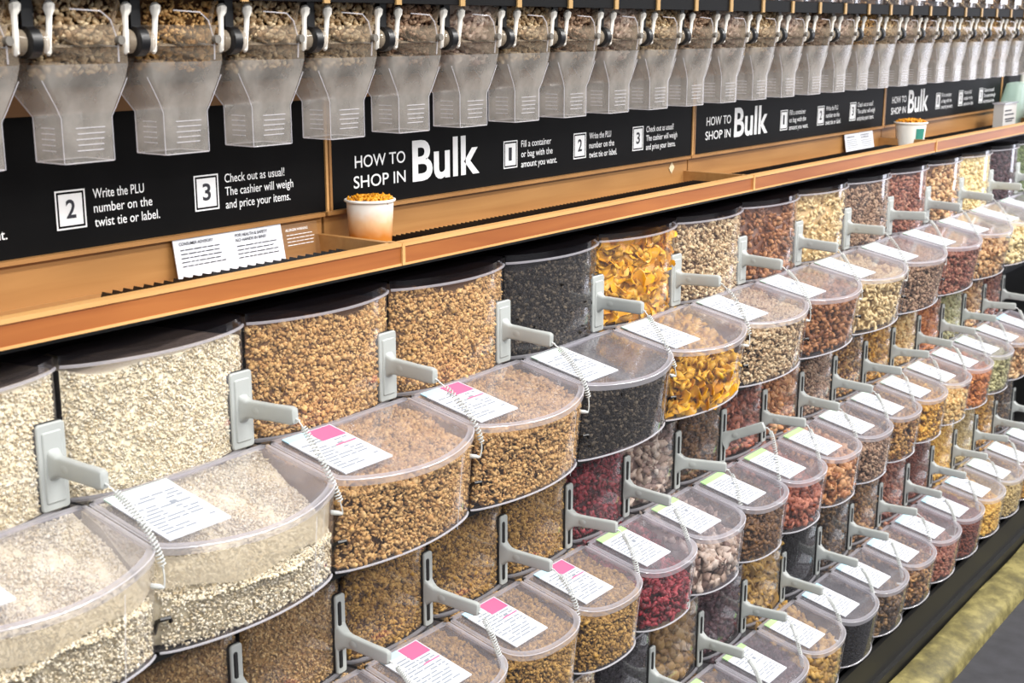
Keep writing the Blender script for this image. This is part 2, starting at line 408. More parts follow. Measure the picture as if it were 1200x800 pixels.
# food: colours (the first also fills the heap core), shape, half length of a piece, coverage
FOOD = {
 'oats': (['e2d7ba', 'e8dcc0', 'f0e8d4', 'dfd2b2', 'f5f0e2', 'd2bf98'], 'flake', .0031, 1.0, .8),
 'toasted_oats': (['8a6838', 'a8854f', 'c4a470', '957040', 'd2b888', '7a5a2e'], 'flake', .0038, 1.0, .7),
 'granola': (['5c3d1c', 'c19a60', 'd4b07a', 'a87c48', 'e6cea0', 'c0965c', '8a6030', 'd0a86c'], 'crumb', .0043, 1.0, .7),
 'dark_granola': (['4a3014', 'a8823f', 'bd9755', '86622e', 'd0ae74', '9a7438', '684820', 'b08a48'], 'crumb', .0043, 1.0, .7),
 'black_rice': (['060606', '120f0d', '1e1813', '0b0b0c', '3a3024', '0a0908', '15110e', '5c5244'], 'crumb', .0042, 1.0, .35),
 'yellow_chips': (['a8741a', 'd9a836', 'c48f28'], 'flake', .013, 1.0, .5),
 'chopped_nuts': (['4a301a', 'a98a64', 'c4aa84', '8a6844', 'd4c09c'], 'lump', .0056, 1.0, .6),
 'almonds': (['5a321c', '85522f', '9c683e', '784626', 'a9784e'], 'almond', .0105, 1.0, .45),
 'cashews': (['a88a58', 'dcc696', 'e6d6ac', 'd2b884'], 'cashew', .0100, 1.0, .45),
 'walnut_pieces': (['38241a', '7d5e48', '9a7a62', '664a3a', 'b0957a'], 'lump', .0056, 1.0, .6),
 'red_nuts': (['4e2419', '7b4030', '955a45', '6a3226', 'a87a62'], 'lump', .0075, 1.0, .5),
 'brown_nuts': (['5b3a20', '9a6b3e', 'c79b68', '7a4e2a', 'd6b78a'], 'lump', .0105, 1.0, .5),
 'pale_nuts': (['e0c890', 'efe0b0', 'f4e9c6', 'dcc084'], 'lump', .0090, 1.0, .5),
 'dark_fruit': (['2a1720', '3c2028', '1c1218', '4d2a2c'], 'lump', .0100, 1.0, .3),
 'green_seeds': (['55663a', '7a8a55', '8f9a68', '48552e'], 'bean', .0050, 1.0, .5),
 'cranberries': (['35080f', '5c1119', '7a1f2a', '470c16', '9c3a40'], 'lump', .0075, 1.0, .3),
 'dusty_clusters': (['5f4a42', '8b7266', 'a8917f', '74594e', 'c7b7aa'], 'lump', .0125, 1.0, .6),
 'brown_raisins': (['3d2716', '5f4023', '2b1b11', '76542e'], 'lump', .0078, 1.0, .35),
 'dates': (['4d2216', '7b3b28', '92533c', '35160f', 'b5735a'], 'lump', .0110, 1.0, .3),
 'dark_mix': (['1e1710', '4a3420', '33241a', '6d5030', '8a6a42'], 'lump', .0085, 1.0, .4),
 'black_raisins': (['0d0b10', '1d1820', '2a222b', '141016'], 'lump', .0075, 1.0, .3),
 'near_black': (['040506', '0a0b0e', '060709', '111318'], 'bean', .0045, 1.0, .3),
 'pecans': (['7d4a28', 'a86d40', 'c08a58', '8f5830', 'd2a478'], 'lump', .0115, 1.0, .4),
 'trail_mix': (['4b2a16', '8d5d30', 'c79a58', '6d3c22', 'e0c080', '3a2014'], 'lump', .0078, 1.0, .45),
 'golden_mix': (['8a5c18', 'c78f30', 'dfae4e', 'a87420', '5f3d14'], 'lump', .0075, 1.0, .45),
 'pale_mix': (['c7a060', 'e0c488', 'ecd8a6', 'b98a48'], 'lump', .0080, 1.0, .5),
 'orange_mix': (['a85f2c', 'cf8748', 'de9f64', '8a4a22'], 'lump', .0095, 1.0, .4),
 'pistachios': (['8f9060', 'bdb888', 'd6cfa2', '7c7448'], 'bean', .0080, 1.0, .5),
 'red_beans': (['5f2c1c', '7a3c26', '8f4e34', '4d2216'], 'bean', .0055, 1.0, .35),
 'corn': (['c79a3c', 'e0b85a', 'ecd082', 'b5832c'], 'bean', .0062, 1.0, .35),
 'seed_mix': (['a89058', 'c7b078', 'd9c692', '8a7444'], 'bean', .0050, 1.0, .5),
 'dark_trail': (['2c1a10', '7a5030', 'b58a58', '4f2e1c', 'c9a878', '3a2416'], 'lump', .0085, 1.0, .4),
 'figs': (['4a3218', '8a6a3c', '6d5028'], 'lump', .0150, 1.0, .5),
 'fruit_rings': (['6b4c20', 'c09a50', 'a8803c'], 'lump', .0130, 1.0, .5),
 'pineapple': (['d9a548', 'e6bd68', 'c98f38'], 'lump', .0160, 1.0, .5),
}
FM = {k_: grains(k_, v_[0], v_[4] if v_[4] > .36 else .5, .35 if k_ not in ('near_black', 'black_rice', 'black_raisins') else .12) for k_, v_ in FOOD.items()}
SHAPES = {'crumb': [unit_shape('lump'), unit_shape('flake'), unit_shape('lump'), unit_shape('octa'), unit_shape('lump')],
          **{s_: [unit_shape(s_) for _ in range(4 if s_ == 'lump' else 1)] for s_ in ('octa', 'flake', 'almond', 'cashew', 'lump', 'bean')}}

def goods_mesh(name, food, pts, nrm, cores, off, tilt=None, scale=1.0):
    """pts: piece centres; nrm: outward normal of the heap there; cores: (verts, faces) of the solid heap under the pieces"""
    cols, shape, r, cov, _ = FOOD[food]; r = r * scale
    n = len(pts); V = []; F = []; A = []; base = 0
    var = SHAPES[shape]
    for vi, (uv, uf) in enumerate(var):
        idx = np.arange(vi, n, len(var)); m_ = len(idx)
        if not m_: continue
        Rm = rand_rot(m_)
        sc = r * (RNG.uniform(.65, 1.25, (m_, 1, 1)) if shape != 'crumb' else .5 + RNG.gamma(3, .13, (m_, 1, 1))) * np.ones((1, 1, 3))
        if shape == 'flake': sc = sc * np.array([1, .85, .5]) * np.stack([np.ones(m_), RNG.uniform(.7, 1, m_), np.ones(m_)], 1)[:, None, :]
        P = np.einsum('nij,nkj->nki', Rm, uv[None] * sc) + pts[idx][:, None, :]
        V.append(P.reshape(-1, 3)); k_ = len(uv)
        F.append((uf[None] + (np.arange(m_) * k_)[:, None, None]).reshape(-1, 3) + base); base += m_ * k_
        A.append(np.repeat(RNG.uniform(0, 1, m_), len(uf)))
    V = np.concatenate(V) if V else np.zeros((0, 3)); F = np.concatenate(F) if F else np.zeros((0, 3), int); A = np.concatenate(A) if A else np.zeros(0)
    for cv, cf in cores:
        V = np.concatenate([V, cv]); F = np.concatenate([F, np.array(cf) + base]); base += len(cv)
        A = np.concatenate([A, np.full(len(cf), .0)])  # core takes the first colour, mostly a dark tone painting shade in the gaps
    me = bpy.data.meshes.new(name)
    V = V - np.array(off)
    me.vertices.add(len(V)); me.vertices.foreach_set('co', V.ravel().astype(np.float32))
    nf = len(F); me.loops.add(nf * 3); me.loops.foreach_set('vertex_index', F.ravel().astype(np.int32))
    me.polygons.add(nf); me.polygons.foreach_set('loop_start', np.arange(nf, dtype=np.int32) * 3)
    at = me.attributes.new('piece', 'FLOAT', 'FACE'); at.data.foreach_set('value', A.astype(np.float32))
    me.materials.append(FM[food]); me.update(calc_edges=True)
    if shape in ('almond', 'cashew', 'bean'): me.polygons.foreach_set('use_smooth', [True] * nf)
    return me

def tri_grid(G):
    """grid of points (a,b,3) -> verts, tris"""
    a, b_ = G.shape[:2]; v = G.reshape(-1, 3); f = []
    for i in range(a - 1):
        for j in range(b_ - 1):
            p = i * b_ + j; f += [(p, p + 1, p + b_ + 1), (p, p + b_ + 1, p + b_)]
    return v, f

# ------------------------------------------------------------------ bins
ROW = [
 dict(w=.305, hk='para', hD=1.385, hb=.035, hz0=-.578, hz1=-.395, bD=1.345, bz=-.577, tk='para', tD=1.213, tb=.041, fz=-.611, tz0=-.740, x0=.625, n=15,
      pz=(-.575, -.464), hnd=-.516, lab=(.024, .098, .124)),
 dict(w=.2032, hk='sup', hD=1.318, hb=.030, hz0=-.945, hz1=-.758, bD=1.270, bz=-.943, tk='sup', tD=1.17, tb=.055, fz=-.977, tz0=-1.088, x0=.9304, n=18,
      pz=(-.945, -.818), hnd=-.886, lab=(.032, .088, .112)),
]
r3 = dict(ROW[1]); 
for q in ('hD', 'bD', 'tD'): r3[q] -= .068
for q in ('hz0', 'hz1', 'bz', 'fz', 'tz0', 'hnd'): r3[q] -= .387
r3['pz'] = (r3['pz'][0] - .387, r3['pz'][1] - .387); r3['x0'] = 1.7432; r3['n'] = 14
ROW.append(r3)
GAP = .0035

def pcurve(kind, D0, b_, t):
    t = np.clip(np.abs(t), 0, 1)
    if kind == 'para': return D0 - b_ * (1 - t ** 2) - .006 * (1 - t ** 14)
    n = 2.3
    return D0 - b_ * (1 - t ** n) ** (1 / n)
TS = np.sin(np.linspace(-math.pi / 2, math.pi / 2, 25))
TSP = np.concatenate([[-1, -.985, -.95], np.linspace(-.88, .88, 17), [.95, .985, 1]])

def bin_meshes(ri):
    R_ = ROW[ri]; hw = R_['w'] / 2 - GAP
    ts = TSP if R_['hk'] == 'para' else TS
    off = (0, R_['tD'], R_['tz0']); out = []
    tb2 = R_['tb'] - (.013 if ri == 0 else 0)
    hx = ts * hw; hy = pcurve(R_['hk'], R_['hD'], R_['hb'], ts); tx = ts * hw; ty = pcurve(R_['tk'], R_['tD'], R_['tb'], ts)
    fy = R_['tD'] - R_['tb']
    lz = lambda y: R_['bz'] + (R_['fz'] - R_['bz']) * (R_['bD'] - y) / (R_['bD'] - fy)
    back = R_['hD'] + .17
    draft = .011
    by = pcurve(R_['tk'], R_['tD'], tb2, ts) + draft
    # body
    b_ = MB(); n = len(ts)
    b_.loft([[(x, y, R_['hz1']) for x, y in zip(hx, hy)], [(x, y + .002, R_['hz0']) for x, y in zip(hx, hy)]], False, False, False)
    for s in (-1, 1):
        b_.add([(s * hw, R_['hD'], R_['hz1']), (s * hw, back, R_['hz1']), (s * hw, back, R_['hz0'] - .1), (s * hw, R_['hD'], R_['hz0'])], [(0, 1, 2, 3)])
        b_.add([(s * hw, R_['bD'], R_['bz']), (s * hw, R_['tD'], lz(R_['tD']) - .002), (s * hw, R_['tD'] + draft, R_['tz0']),
                (s * hw, R_['bD'] + .06, R_['tz0']), (s * hw, R_['hD'], R_['hz0'])], [(0, 1, 2, 3, 4)])
    b_.loft([[(x, y, R_['hz0']) for x, y in zip(hx, hy)], [(x, min(R_['bD'], y), R_['bz']) for x, y in zip(hx, hy)]], False, False, False)
    b_.loft([[(x, y, lz(y) - .002) for x, y in zip(tx, ty)], [(x, y, R_['tz0']) for x, y in zip(tx, by)]], False, False, False)
    b_.loft([[(x, y, R_['tz0']) for x, y in zip(tx, by)], [(x, R_['bD'] + .06, R_['tz0']) for x in tx]], False, False, False)
    out.append(('body', b_, 'clear', True, None))
    # rims
    b_ = MB().tube([(x, y, R_['tz0']) for x, y in zip(tx, by)], .0017, 6); out.append(('bottom_rim', b_, 'edge', True, None))
    b_ = MB()
    b_.loft([[(x, y + .0005, R_['hz0']+.003) for x, y in zip(hx, hy)], [(x, y - .004, R_['hz0'] + .001) for x, y in zip(hx, hy)],
             [(x, y - .004, R_['hz0'] - .002) for x, y in zip(hx, hy)]], False, False, False)
    out.append(('hopper_lip', b_, 'rim', False, None))
    # top cover
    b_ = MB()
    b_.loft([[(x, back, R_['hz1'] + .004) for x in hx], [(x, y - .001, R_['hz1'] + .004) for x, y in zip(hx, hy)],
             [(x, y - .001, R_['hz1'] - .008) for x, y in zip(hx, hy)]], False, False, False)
    out.append(('top_cover', b_, 'shade_tint', False, None))
    b_ = MB().tube([(x, y - .003, R_['hz1'] - .010) for x, y in zip(hx, hy)], .0022, 6); out.append(('cover_rim', b_, 'rim', True, None))
    # lid
    ins = lambda d: [(x * (hw - d) / hw, min(y + d, R_['bD'] - .002)) for x, y in zip(tx, ty)]
    b_ = MB(); zt = .002
    A0 = ins(.004)
    b_.loft([[(x, R_['bD'], lz(R_['bD']) + zt) for x, y in A0], [(x, y, lz(y) + zt) for x, y in A0], [(x, y, lz(y)) for x, y in A0],
             [(x, R_['bD'], lz(R_['bD'])) for x, y in A0]], False, False, False)
    out.append(('lid', b_, 'lid', False, None))
    # raised rim of the lid: front band and two side bars
    b_ = MB(); O, I = ins(-.001), ins(.007)
    if ri == 0: O, I = ins(-.001), ins(.006)
    pO = [(O[0][0], R_['bD'] - .004)] + O + [(O[-1][0], R_['bD'] - .004)]; pI = [(I[0][0], R_['bD'] - .004)] + I + [(I[-1][0], R_['bD'] - .004)]
    b_.loft([[(x, y, lz(y) - .006) for x, y in pO], [(x, y, lz(y) + .002) for x, y in pO],
             [(x * .995, y + .001, lz(y) + .005) for x, y in pO], [(x, y, lz(y) + .005) for x, y in pI], [(x, y, lz(y) + .001) for x, y in pI]], False, False, False)
    out.append(('lid_rim', b_, 'rim', True, None))
    b_ = MB().tube([(x, y, lz(y) + .0035) for x, y in pO], .0010, 5)  # pale bead draws a bright highlight line along the lid's outer edge
    out.append(('lid_highlight', b_, 'edge', True, None))
    b_ = MB().box(-hw + .006, hw - .006, R_['bD'] - .004, R_['bD'] + .003, R_['bz'] + .0005, R_['bz'] + .0045); out.append(('hinge_bar', b_, 'rim', False, None))
    for s in (-1, 1):
        out.append(('hinge_pin', MB().tube([(s * (hw - .002), R_['bD'], R_['bz'] + .002), (s * (hw - .009), R_['bD'], R_['bz'] + .002)], .0028, 6), 'black', True, None))
    # mould rib on the trough front
    t0 = .52; x = t0 * hw; y = float(pcurve(R_['tk'], R_['tD'], R_['tb'], np.array(t0)))
    out.append(('mould_rib', MB().box(x - .0012, x + .0012, y - .0012, y + .012, R_['tz0'] + .003, lz(y) - .012) if False else
                MB().add([(x - .001, y - .001, lz(y) - .012), (x + .001, y - .0008, lz(y) - .012), (x + .001, y + draft - .0008, R_['tz0'] + .002), (x - .001, y + draft - .001, R_['tz0'] + .002)], [(0, 1, 2, 3)]), 'edge', False, None))
    # cord clip and latch hook at the right front corner
    cz = R_['fz'] - .034
    cxn = hw - (.001 if ri == 0 else .006); cyn = R_['tD'] - (.004 if ri == 0 else .012)
    b_ = MB().tube([(cxn - .004, cyn + .006, cz), (cxn, cyn - .003, cz), (cxn + .003, cyn - .008, cz - .001)], [.0036, .0034, .002], 8); out.append(('cord_clip', b_, 'cord', True, None))
    hz = R_['tz0'] + .050
    b_ = MB().tube([(hw + .001, R_['tD'] + .012, hz - .022), (hw + .001, R_['tD'] + .004, hz - .004), (hw + .001, R_['tD'] - .003, hz),
                    (hw + .012, R_['tD'] - .006, hz), (hw + .013, R_['tD'] - .006, hz - .006)] if ri == 0 else
                   [(hw, R_['tD'] + .012, hz - .018), (hw, R_['tD'] + .002, hz), (hw + .004, R_['tD'] - .006, hz)], .0030, 6)
    out.append(('latch_hook', b_, 'black', True, None))
    # scoop holder plate
    z0, z1 = R_['pz']; xc = hw - (.027 if ri == 0 else .019); pw = .040 if ri == 0 else .021
    yv = float(pcurve(R_['hk'], R_['hD'], R_['hb'], np.array(xc / hw))) - .002
    def plate(x0, x1, z0, z1, y0, y1, r):
        ring = []
        for yy, e in ((y1, 0), (y0 + .0015, 0), (y0, .0015)):
            rr = []
            for cx, cz_, a0 in ((x1 - r, z0 + r, -90), (x1 - r, z1 - r, 0), (x0 + r, z1 - r, 90), (x0 + r, z0 + r, 180)):
                for i in range(4):
                    a = math.radians(a0 + 30 * i); rr.append((cx + (r - e) * math.cos(a), yy, cz_ + (r - e) * math.sin(a)))
            ring.append(rr)
        return MB().loft(ring)
    out.append(('holder_gasket', plate(xc - pw / 2 - .0010, xc + pw / 2 + .0004, z0 - .0008, z1 + .0008, yv - .0030, yv + .0018, .006), 'slot', True, None))
    out.append(('scoop_holder', plate(xc - pw / 2, xc + pw / 2, z0, z1, yv - .006, yv + .001, .005), 'grey', True, None))
    out.append(('holder_slot', plate(xc - pw / 2 + (.006 if ri == 0 else .004), xc + (pw / 2 - .006 if ri == 0 else .001), z0 + .010, z1 - .010, yv - .008, yv - .005, .003), 'grey' if ri == 0 else 'slot', True, 'scoop_holder'))
    # label card
    lx, lw, ld = R_['lab']; x0 = -hw + lx - .004; y1 = R_['bD'] - .003; 
    def quad(xa, xb, ya, yb, h): 
        return MB().add([(xa, yb, lz(yb) + h), (xb, yb, lz(yb) + h), (xb, ya, lz(ya) + h), (xa, ya, lz(ya) + h),
                         (xa, yb, lz(yb) + .0022), (xb, yb, lz(yb) + .0022), (xb, ya, lz(ya) + .0022), (xa, ya, lz(ya) + .0022)],
                        [(3, 2, 1, 0), (0, 1, 5, 4), (1, 2, 6, 5), (2, 3, 7, 6), (3, 0, 4, 7)])
    lab = [('label_card', quad(x0, x0 + lw, y1 - ld, y1, .0042), 'paper', False, None)]
    g = MB()
    rr = random.Random(ri)
    y = y1 - ld * .2
    while y > y1 - ld * .93:
        xa = x0 + lw * .06
        while xa < x0 + lw * .85:
            l_ = lw * rr.uniform(.06, .3)
            if rr.random() < .75: 
                q = quad(xa, min(xa + l_, x0 + lw * .92), y - ld * .024, y, .0046); g.add(q.v[:4], [(3, 2, 1, 0)])
            xa += l_ + lw * .03
        y -= ld * .062
    lab.append(('print_lines', g, 'greyink', False, 'label_card'))
    g = MB()
    for (u0, u1, v0, v1) in ((.62, .73, .40, .46),):
        q = quad(x0 + lw * u0, x0 + lw * u1, y1 - ld * v1, y1 - ld * v0, .0047); g.add(q.v[:4], [(3, 2, 1, 0)])
    lab.append(('print_block', g, 'greyink', False, 'label_card'))
    heads = {}
    q = quad(x0, x0 + lw, y1 - ld * .13, y1, .0048); heads['green'] = [('header_stripe', q, 'green')]; heads['teal'] = [('header_stripe', q, 'teal')]; heads['blue'] = [('header_stripe', q, 'blue')]
    q2 = quad(x0 + lw * .48, x0 + lw * .97, y1 - ld * .29, y1 - ld * .02, .0048); q1 = quad(x0, x0 + lw * .46, y1 - ld * .12, y1, .0047)
    q3 = quad(x0 + lw * .55, x0 + lw * .97, y1 - ld * .46, y1 - ld * .44, .0048)
    heads['pink'] = [('header_stripe', q1, 'blue'), ('price_block', q2, 'pink'), ('red_rule', q3, 'pink')]
    meshes = [(nm, mb.mesh(nm, mt, sm, off), par) for nm, mb, mt, sm, par in out + lab]
    hm = {c_: [(nm, mb.mesh(nm, mt, False, off)) for nm, mb, mt in v_] for c_, v_ in heads.items()}
    return meshes, hm, off, (xc, yv)
BM = [bin_meshes(i) for i in range(3)]

def bin_goods(ri, food, lf, gf=1.0, top=.018, scale=1.0):
    """contents of one bin: column behind the hopper front and heap in the trough; lf = fill of the trough front 0..1"""
    R_ = ROW[ri]; hw = R_['w'] / 2 - GAP - .003; off = (0, R_['tD'], R_['tz0'])
    cols, shape, r, cov, _ = FOOD[food]; r = r * scale
    fy = R_['tD'] - R_['tb']
    lz = lambda y: R_['bz'] + (R_['fz'] - R_['bz']) * (R_['bD'] - y) / (R_['bD'] - fy)
    pts = []; cores = []
    th = .45 * r + .001
    ph = RNG.uniform(0, 6)
    ztop = lambda x: R_['hz1'] - top - .006 * np.sin(x * 23 + ph) - .004 * np.sin(x * 51 + ph * 2)
    # hopper column
    def front(kind, D0, b_, x, dr=0): return pcurve(kind, D0, b_, x / (hw + .003))
    area_h = 2 * hw * (R_['hz1'] - R_['hz0'])
    dens = {'flake': 2.6, 'lump': 2.6, 'crumb': 3.0, 'almond': 2.1, 'cashew': 1.9, 'bean': 2.0}[shape]
    n = int(area_h / (r * r * 2.2) * dens)
    n = min(n, 13000)
    x = RNG.uniform(-hw, hw, n); z = RNG.uniform(0, 1, n); z = R_['hz0'] + .003 + z * (ztop(x) - R_['hz0'] - .003)
    y = front(R_['hk'], R_['hD'], R_['hb'], x) + .002 + r * .75 + RNG.uniform(0, 1.1 * r, n)
    x = np.clip(x, -hw + r * .6, hw - r * .6)
    pts.append(np.stack([x, y, z], 1))
    gx = np.linspace(-hw, hw, 15); G = []
    for zz in (0, 1):
        zrow = R_['hz0'] + .001 if zz == 0 else ztop(gx)
        G.append(np.stack([gx, front(R_['hk'], R_['hD'], R_['hb'], gx) + .003 + r * 1.2, np.broadcast_to(zrow, gx.shape)], 1))
    G.append(np.stack([gx, np.full_like(gx, R_['hD'] + .15), ztop(gx) - .01], 1))
    cores.append(tri_grid(np.array(G)))
    # trough heap
    zf0 = R_['tz0'] + .003; top_f = lz(fy) - .010
    zlev = lambda x: zf0 + (top_f - zf0) * lf * (1 + .05 * np.sin(x * 31 + ph) + .04 * np.sin(x * 67 + 2 * ph))
    ybk = R_['bD'] + .02; zbk = R_['bz'] - .006 if lf > .4 else R_['bz'] - .02
    def surf(x, u):     # u 0 at front wall top, 1 at the hopper mouth
        yf = front(R_['tk'], R_['tD'], R_['tb'], x) + .004 + r * .6 + .010 * (1 - (zlev(x) - zf0) / (top_f - zf0))
        zz = zlev(x) + (zbk - zlev(x)) * (u ** .8); zz = np.minimum(zz, lz(yf + (ybk - yf) * u) - .012 - r * .5)
        return np.stack([x, yf + (ybk - yf) * u, zz + .003 * np.sin(x * 60 + u * 9 + ph)], -1)
    area_f = 2 * hw * (top_f - zf0) * lf
    n = min(int(area_f / (r * r * 2.2) * dens), 11000)
    x = RNG.uniform(-hw, hw, n); v = RNG.uniform(0, 1, n); z = zf0 + v * (zlev(x) - zf0)
    y = front(R_['tk'], R_['tD'], R_['tb'], x) + .002 + r * .75 + RNG.uniform(0, 1.1 * r, n) + (.011 + (.013 * (1 - (x / hw) ** 2) if ri == 0 else 0)) * (1 - (z - R_['tz0']) / (lz(fy) - R_['tz0']))
    x = np.clip(x, -hw + r * .6, hw - r * .6)
    pts.append(np.stack([x, y, z], 1))
    n = min(int(2 * hw * (ybk - fy) / (r * r * 2.2) * dens * 1.15), 8000)
    x = RNG.uniform(-hw + r * .6, hw - r * .6, n); u = RNG.uniform(0, 1, n) ** 1.25
    P = surf(x, u); P[:, 2] += RNG.uniform(-.4, .5, n) * r
    pts.append(P)
    G = [np.stack([gx, front(R_['tk'], R_['tD'], R_['tb'], gx) + (.030 if ri == 0 else .016) + r * 1.2, np.full_like(gx, zf0)], 1)]
    for u in (0, .25, .5, .75, 1.0):
        q = surf(gx, np.full_like(gx, u)); q[:, 2] -= r * .35; q[:, 1] += (r * .8 + .012) if u == 0 else 0; G.append(q)
    cores.append(tri_grid(np.array(G)))
    # side skirts of the heap
    for s in (-1, 1):
        q = np.array(G)[:, 0 if s < 0 else -1]
        vv = np.concatenate([q, np.array([[q[-1][0], q[-1][1], zf0]])]); cores.append((vv, [(0, i, i + 1) for i in range(1, len(vv) - 1)]))
    return goods_mesh('loose_' + food, food, np.concatenate(pts), None, cores, off, scale=scale)

# (food, label head colour, trough fill)
R1 = [('oats', 'green', .62), ('oats', 'teal', .50), ('granola', 'pink', .97), ('granola', 'pink', .99), ('black_rice', 'teal', 1.0), ('yellow_chips', 'teal', .55),
      ('chopped_nuts', 'teal', .90), ('almonds', 'teal', 1.0), ('cashews', 'teal', .95), ('walnut_pieces', 'teal', 1.0), ('red_nuts', 'teal', .97),
      ('brown_nuts', 'teal', .6), ('pale_nuts', 'teal', .6), ('dark_fruit', 'teal', .8), ('green_seeds', 'teal', .8)]
R2 = [('toasted_oats', 'pink', .9), ('toasted_oats', 'pink', .9), ('dark_granola', 'pink', .9), ('dark_granola', 'pink', .95), ('dark_granola', 'pink', .93), ('cranberries', 'green', .45),
      ('dusty_clusters', 'green', .55), ('brown_raisins', 'green', .6), ('dates', 'green', .5), ('pecans', 'green', .75), ('walnut_pieces', 'teal', .8), ('trail_mix', 'teal', .9),
      ('golden_mix', 'teal', .9), ('pale_mix', 'teal', .6), ('orange_mix', 'teal', .85), ('pistachios', 'teal', .9), ('brown_nuts', 'teal', .9), ('red_nuts', 'blue', .9)]
R3 = [('chopped_nuts', 'green', .8), ('black_raisins', 'green', .8), ('figs', 'green', .6), ('dark_fruit', 'green', .8), ('fruit_rings', 'green', .6), ('near_black', 'blue', .95), ('dark_mix', 'blue', .55),
      ('dark_trail', 'blue', .8), ('red_nuts', 'blue', .6), ('red_beans', 'blue', .85), ('corn', 'blue', .7), ('seed_mix', 'teal', .65), ('golden_mix', 'teal', .8), ('dark_mix', 'teal', .8)]
ROWS = [R1, R2, R3]
DESC = {'oats': 'pale rolled oats', 'toasted_oats': 'toasted brown oats', 'granola': 'golden granola', 'dark_granola': 'dark brown granola', 'black_rice': 'black grains',
 'yellow_chips': 'yellow fruit chips', 'chopped_nuts': 'tan chopped nuts', 'almonds': 'whole brown almonds', 'cashews': 'pale cashews', 'walnut_pieces': 'brown walnut pieces',
 'red_nuts': 'reddish brown nuts', 'brown_nuts': 'large brown nuts', 'pale_nuts': 'cream coloured nuts', 'dark_fruit': 'dark purple dried fruit', 'green_seeds': 'green seeds',
 'cranberries': 'dark red dried berries', 'dusty_clusters': 'dusty grey-brown clusters', 'brown_raisins': 'brown raisins', 'dates': 'glossy red-brown dried fruit', 'dark_mix': 'dark nut mix',
 'black_raisins': 'black raisins', 'near_black': 'tiny black pieces', 'pecans': 'orange-brown pecans', 'trail_mix': 'mixed brown trail mix', 'golden_mix': 'golden snack mix',
 'pale_mix': 'pale yellow snack mix', 'orange_mix': 'orange snack mix', 'pistachios': 'pale greenish nuts', 'red_beans': 'small red-brown beans', 'corn': 'golden corn kernels',
 'seed_mix': 'pale seed mix', 'pineapple': 'yellow dried fruit chunks', 'figs': 'round tan dried fruit', 'fruit_rings': 'pale yellow fruit rings', 'dark_trail': 'dark peanut trail mix'}
rown = ['top', 'middle', 'bottom']

# scoops ------------------------------------------------------------
def scoop_parts(ri, variant):
    R_ = ROW[ri]; xc, yv = BM[ri][3]; hw = R_['w'] / 2 - GAP; zc = R_['hnd']; off = (xc, yv, zc)
    L = .100; n = 12
    secs = []
    hw0, hh0 = (.0065, .0128) if ri == 0 else (.0055, .0112)
    for d, a_, b_ in ((-.003, .011, .026), (.004, .0095, .018), (.012, .0075, .0125), (.022, hw0, hh0), (.06, hw0, hh0 * .95), (L - .006, hw0 * 1.05, hh0 * 1.0), (L - .001, hw0 * .9, hh0 * .85), (L, hw0 * .5, hh0 * .6)):
        rr = []
        for j in range(16):
            t = 2 * math.pi * j / 16; ct, st = math.cos(t), math.sin(t)
            rr.append((xc + a_ * math.copysign(abs(ct) ** .45, ct), yv - .006 - d, zc + b_ * math.copysign(abs(st) ** .45, st)))
        secs.append(rr)
    h = MB().loft(secs)
    out = [('handle', h, 'grey', True)]
    g = MB().loft([[(xc - .0062 - e, yv - .006 - .030 - .008 * math.cos(t) * s, zc + .006 * math.sin(t) * s) for t in np.linspace(0, 2 * math.pi, 12, endpoint=False)] for s, e in ((1, 0), (.6, .0009))])
    out.append(('thumb_dent', g, 'grey', True))
    g = MB().tube([(xc, yv - .006 - L, zc - .004), (xc + .001, yv - .006 - L - .006, zc - .006)], .0015, 5); out.append(('cord_eye', g, 'cord', True))
    return [(nm, mb.mesh(nm, mt, sm, off)) for nm, mb, mt, sm in out], off
def cord_mesh(ri, p0, p1, variant, off):
    rr = random.Random(variant * 11 + ri)
    p0 = Vector(p0); p3 = Vector(p1)
    sag = [.0, .012, -.010][variant % 3]
    a = p0 + Vector((.010 + sag, -.014, -.010 - .01 * (variant % 2))); b_ = p3 + Vector((.006 + sag, -.006, .050 - .012 * (variant % 3)))
    def bz(t): return p0 * (1 - t) ** 3 + a * 3 * t * (1 - t) ** 2 + b_ * 3 * t * t * (1 - t) + p3 * t ** 3
    turns = 26 if variant % 2 == 0 else 20; rad = .0042; per = 8; N = turns * per; pts = []
    for i in range(5): pts.append(bz(.12 * i / 5))
    for i in range(N + 1):
        t = .12 + .72 * i / N; c_ = bz(t); tg = (bz(min(t + .01, 1)) - bz(t - .01)).normalized()
        u = tg.cross(Vector((1, 0, 0))).normalized(); v = tg.cross(u)
        e = min(1, i / 8, (N - i) / 8)
        an = 2 * math.pi * i / per; pts.append(c_ + (u * math.cos(an) + v * math.sin(an)) * rad * e)
    for i in range(1, 6): pts.append(bz(.84 + .16 * i / 5))
    return MB().tube(pts, .00105, 4).mesh('coiled_cord', 'cord', True, off)
SC = {}
for ri in range(3):
    parts, off = scoop_parts(ri, 0)
    R_ = ROW[ri]; hw = R_['w'] / 2 - GAP
    tip = (off[0], off[1] - .006 - .100 - .004, off[2] - .006)
    end = (hw + .002, R_['tD'] - (.012 if ri == 0 else .016), R_['fz'] - .035)
    SC[ri] = (parts, off, [cord_mesh(ri, tip, end, v, off) for v in range(3)], tip, end)

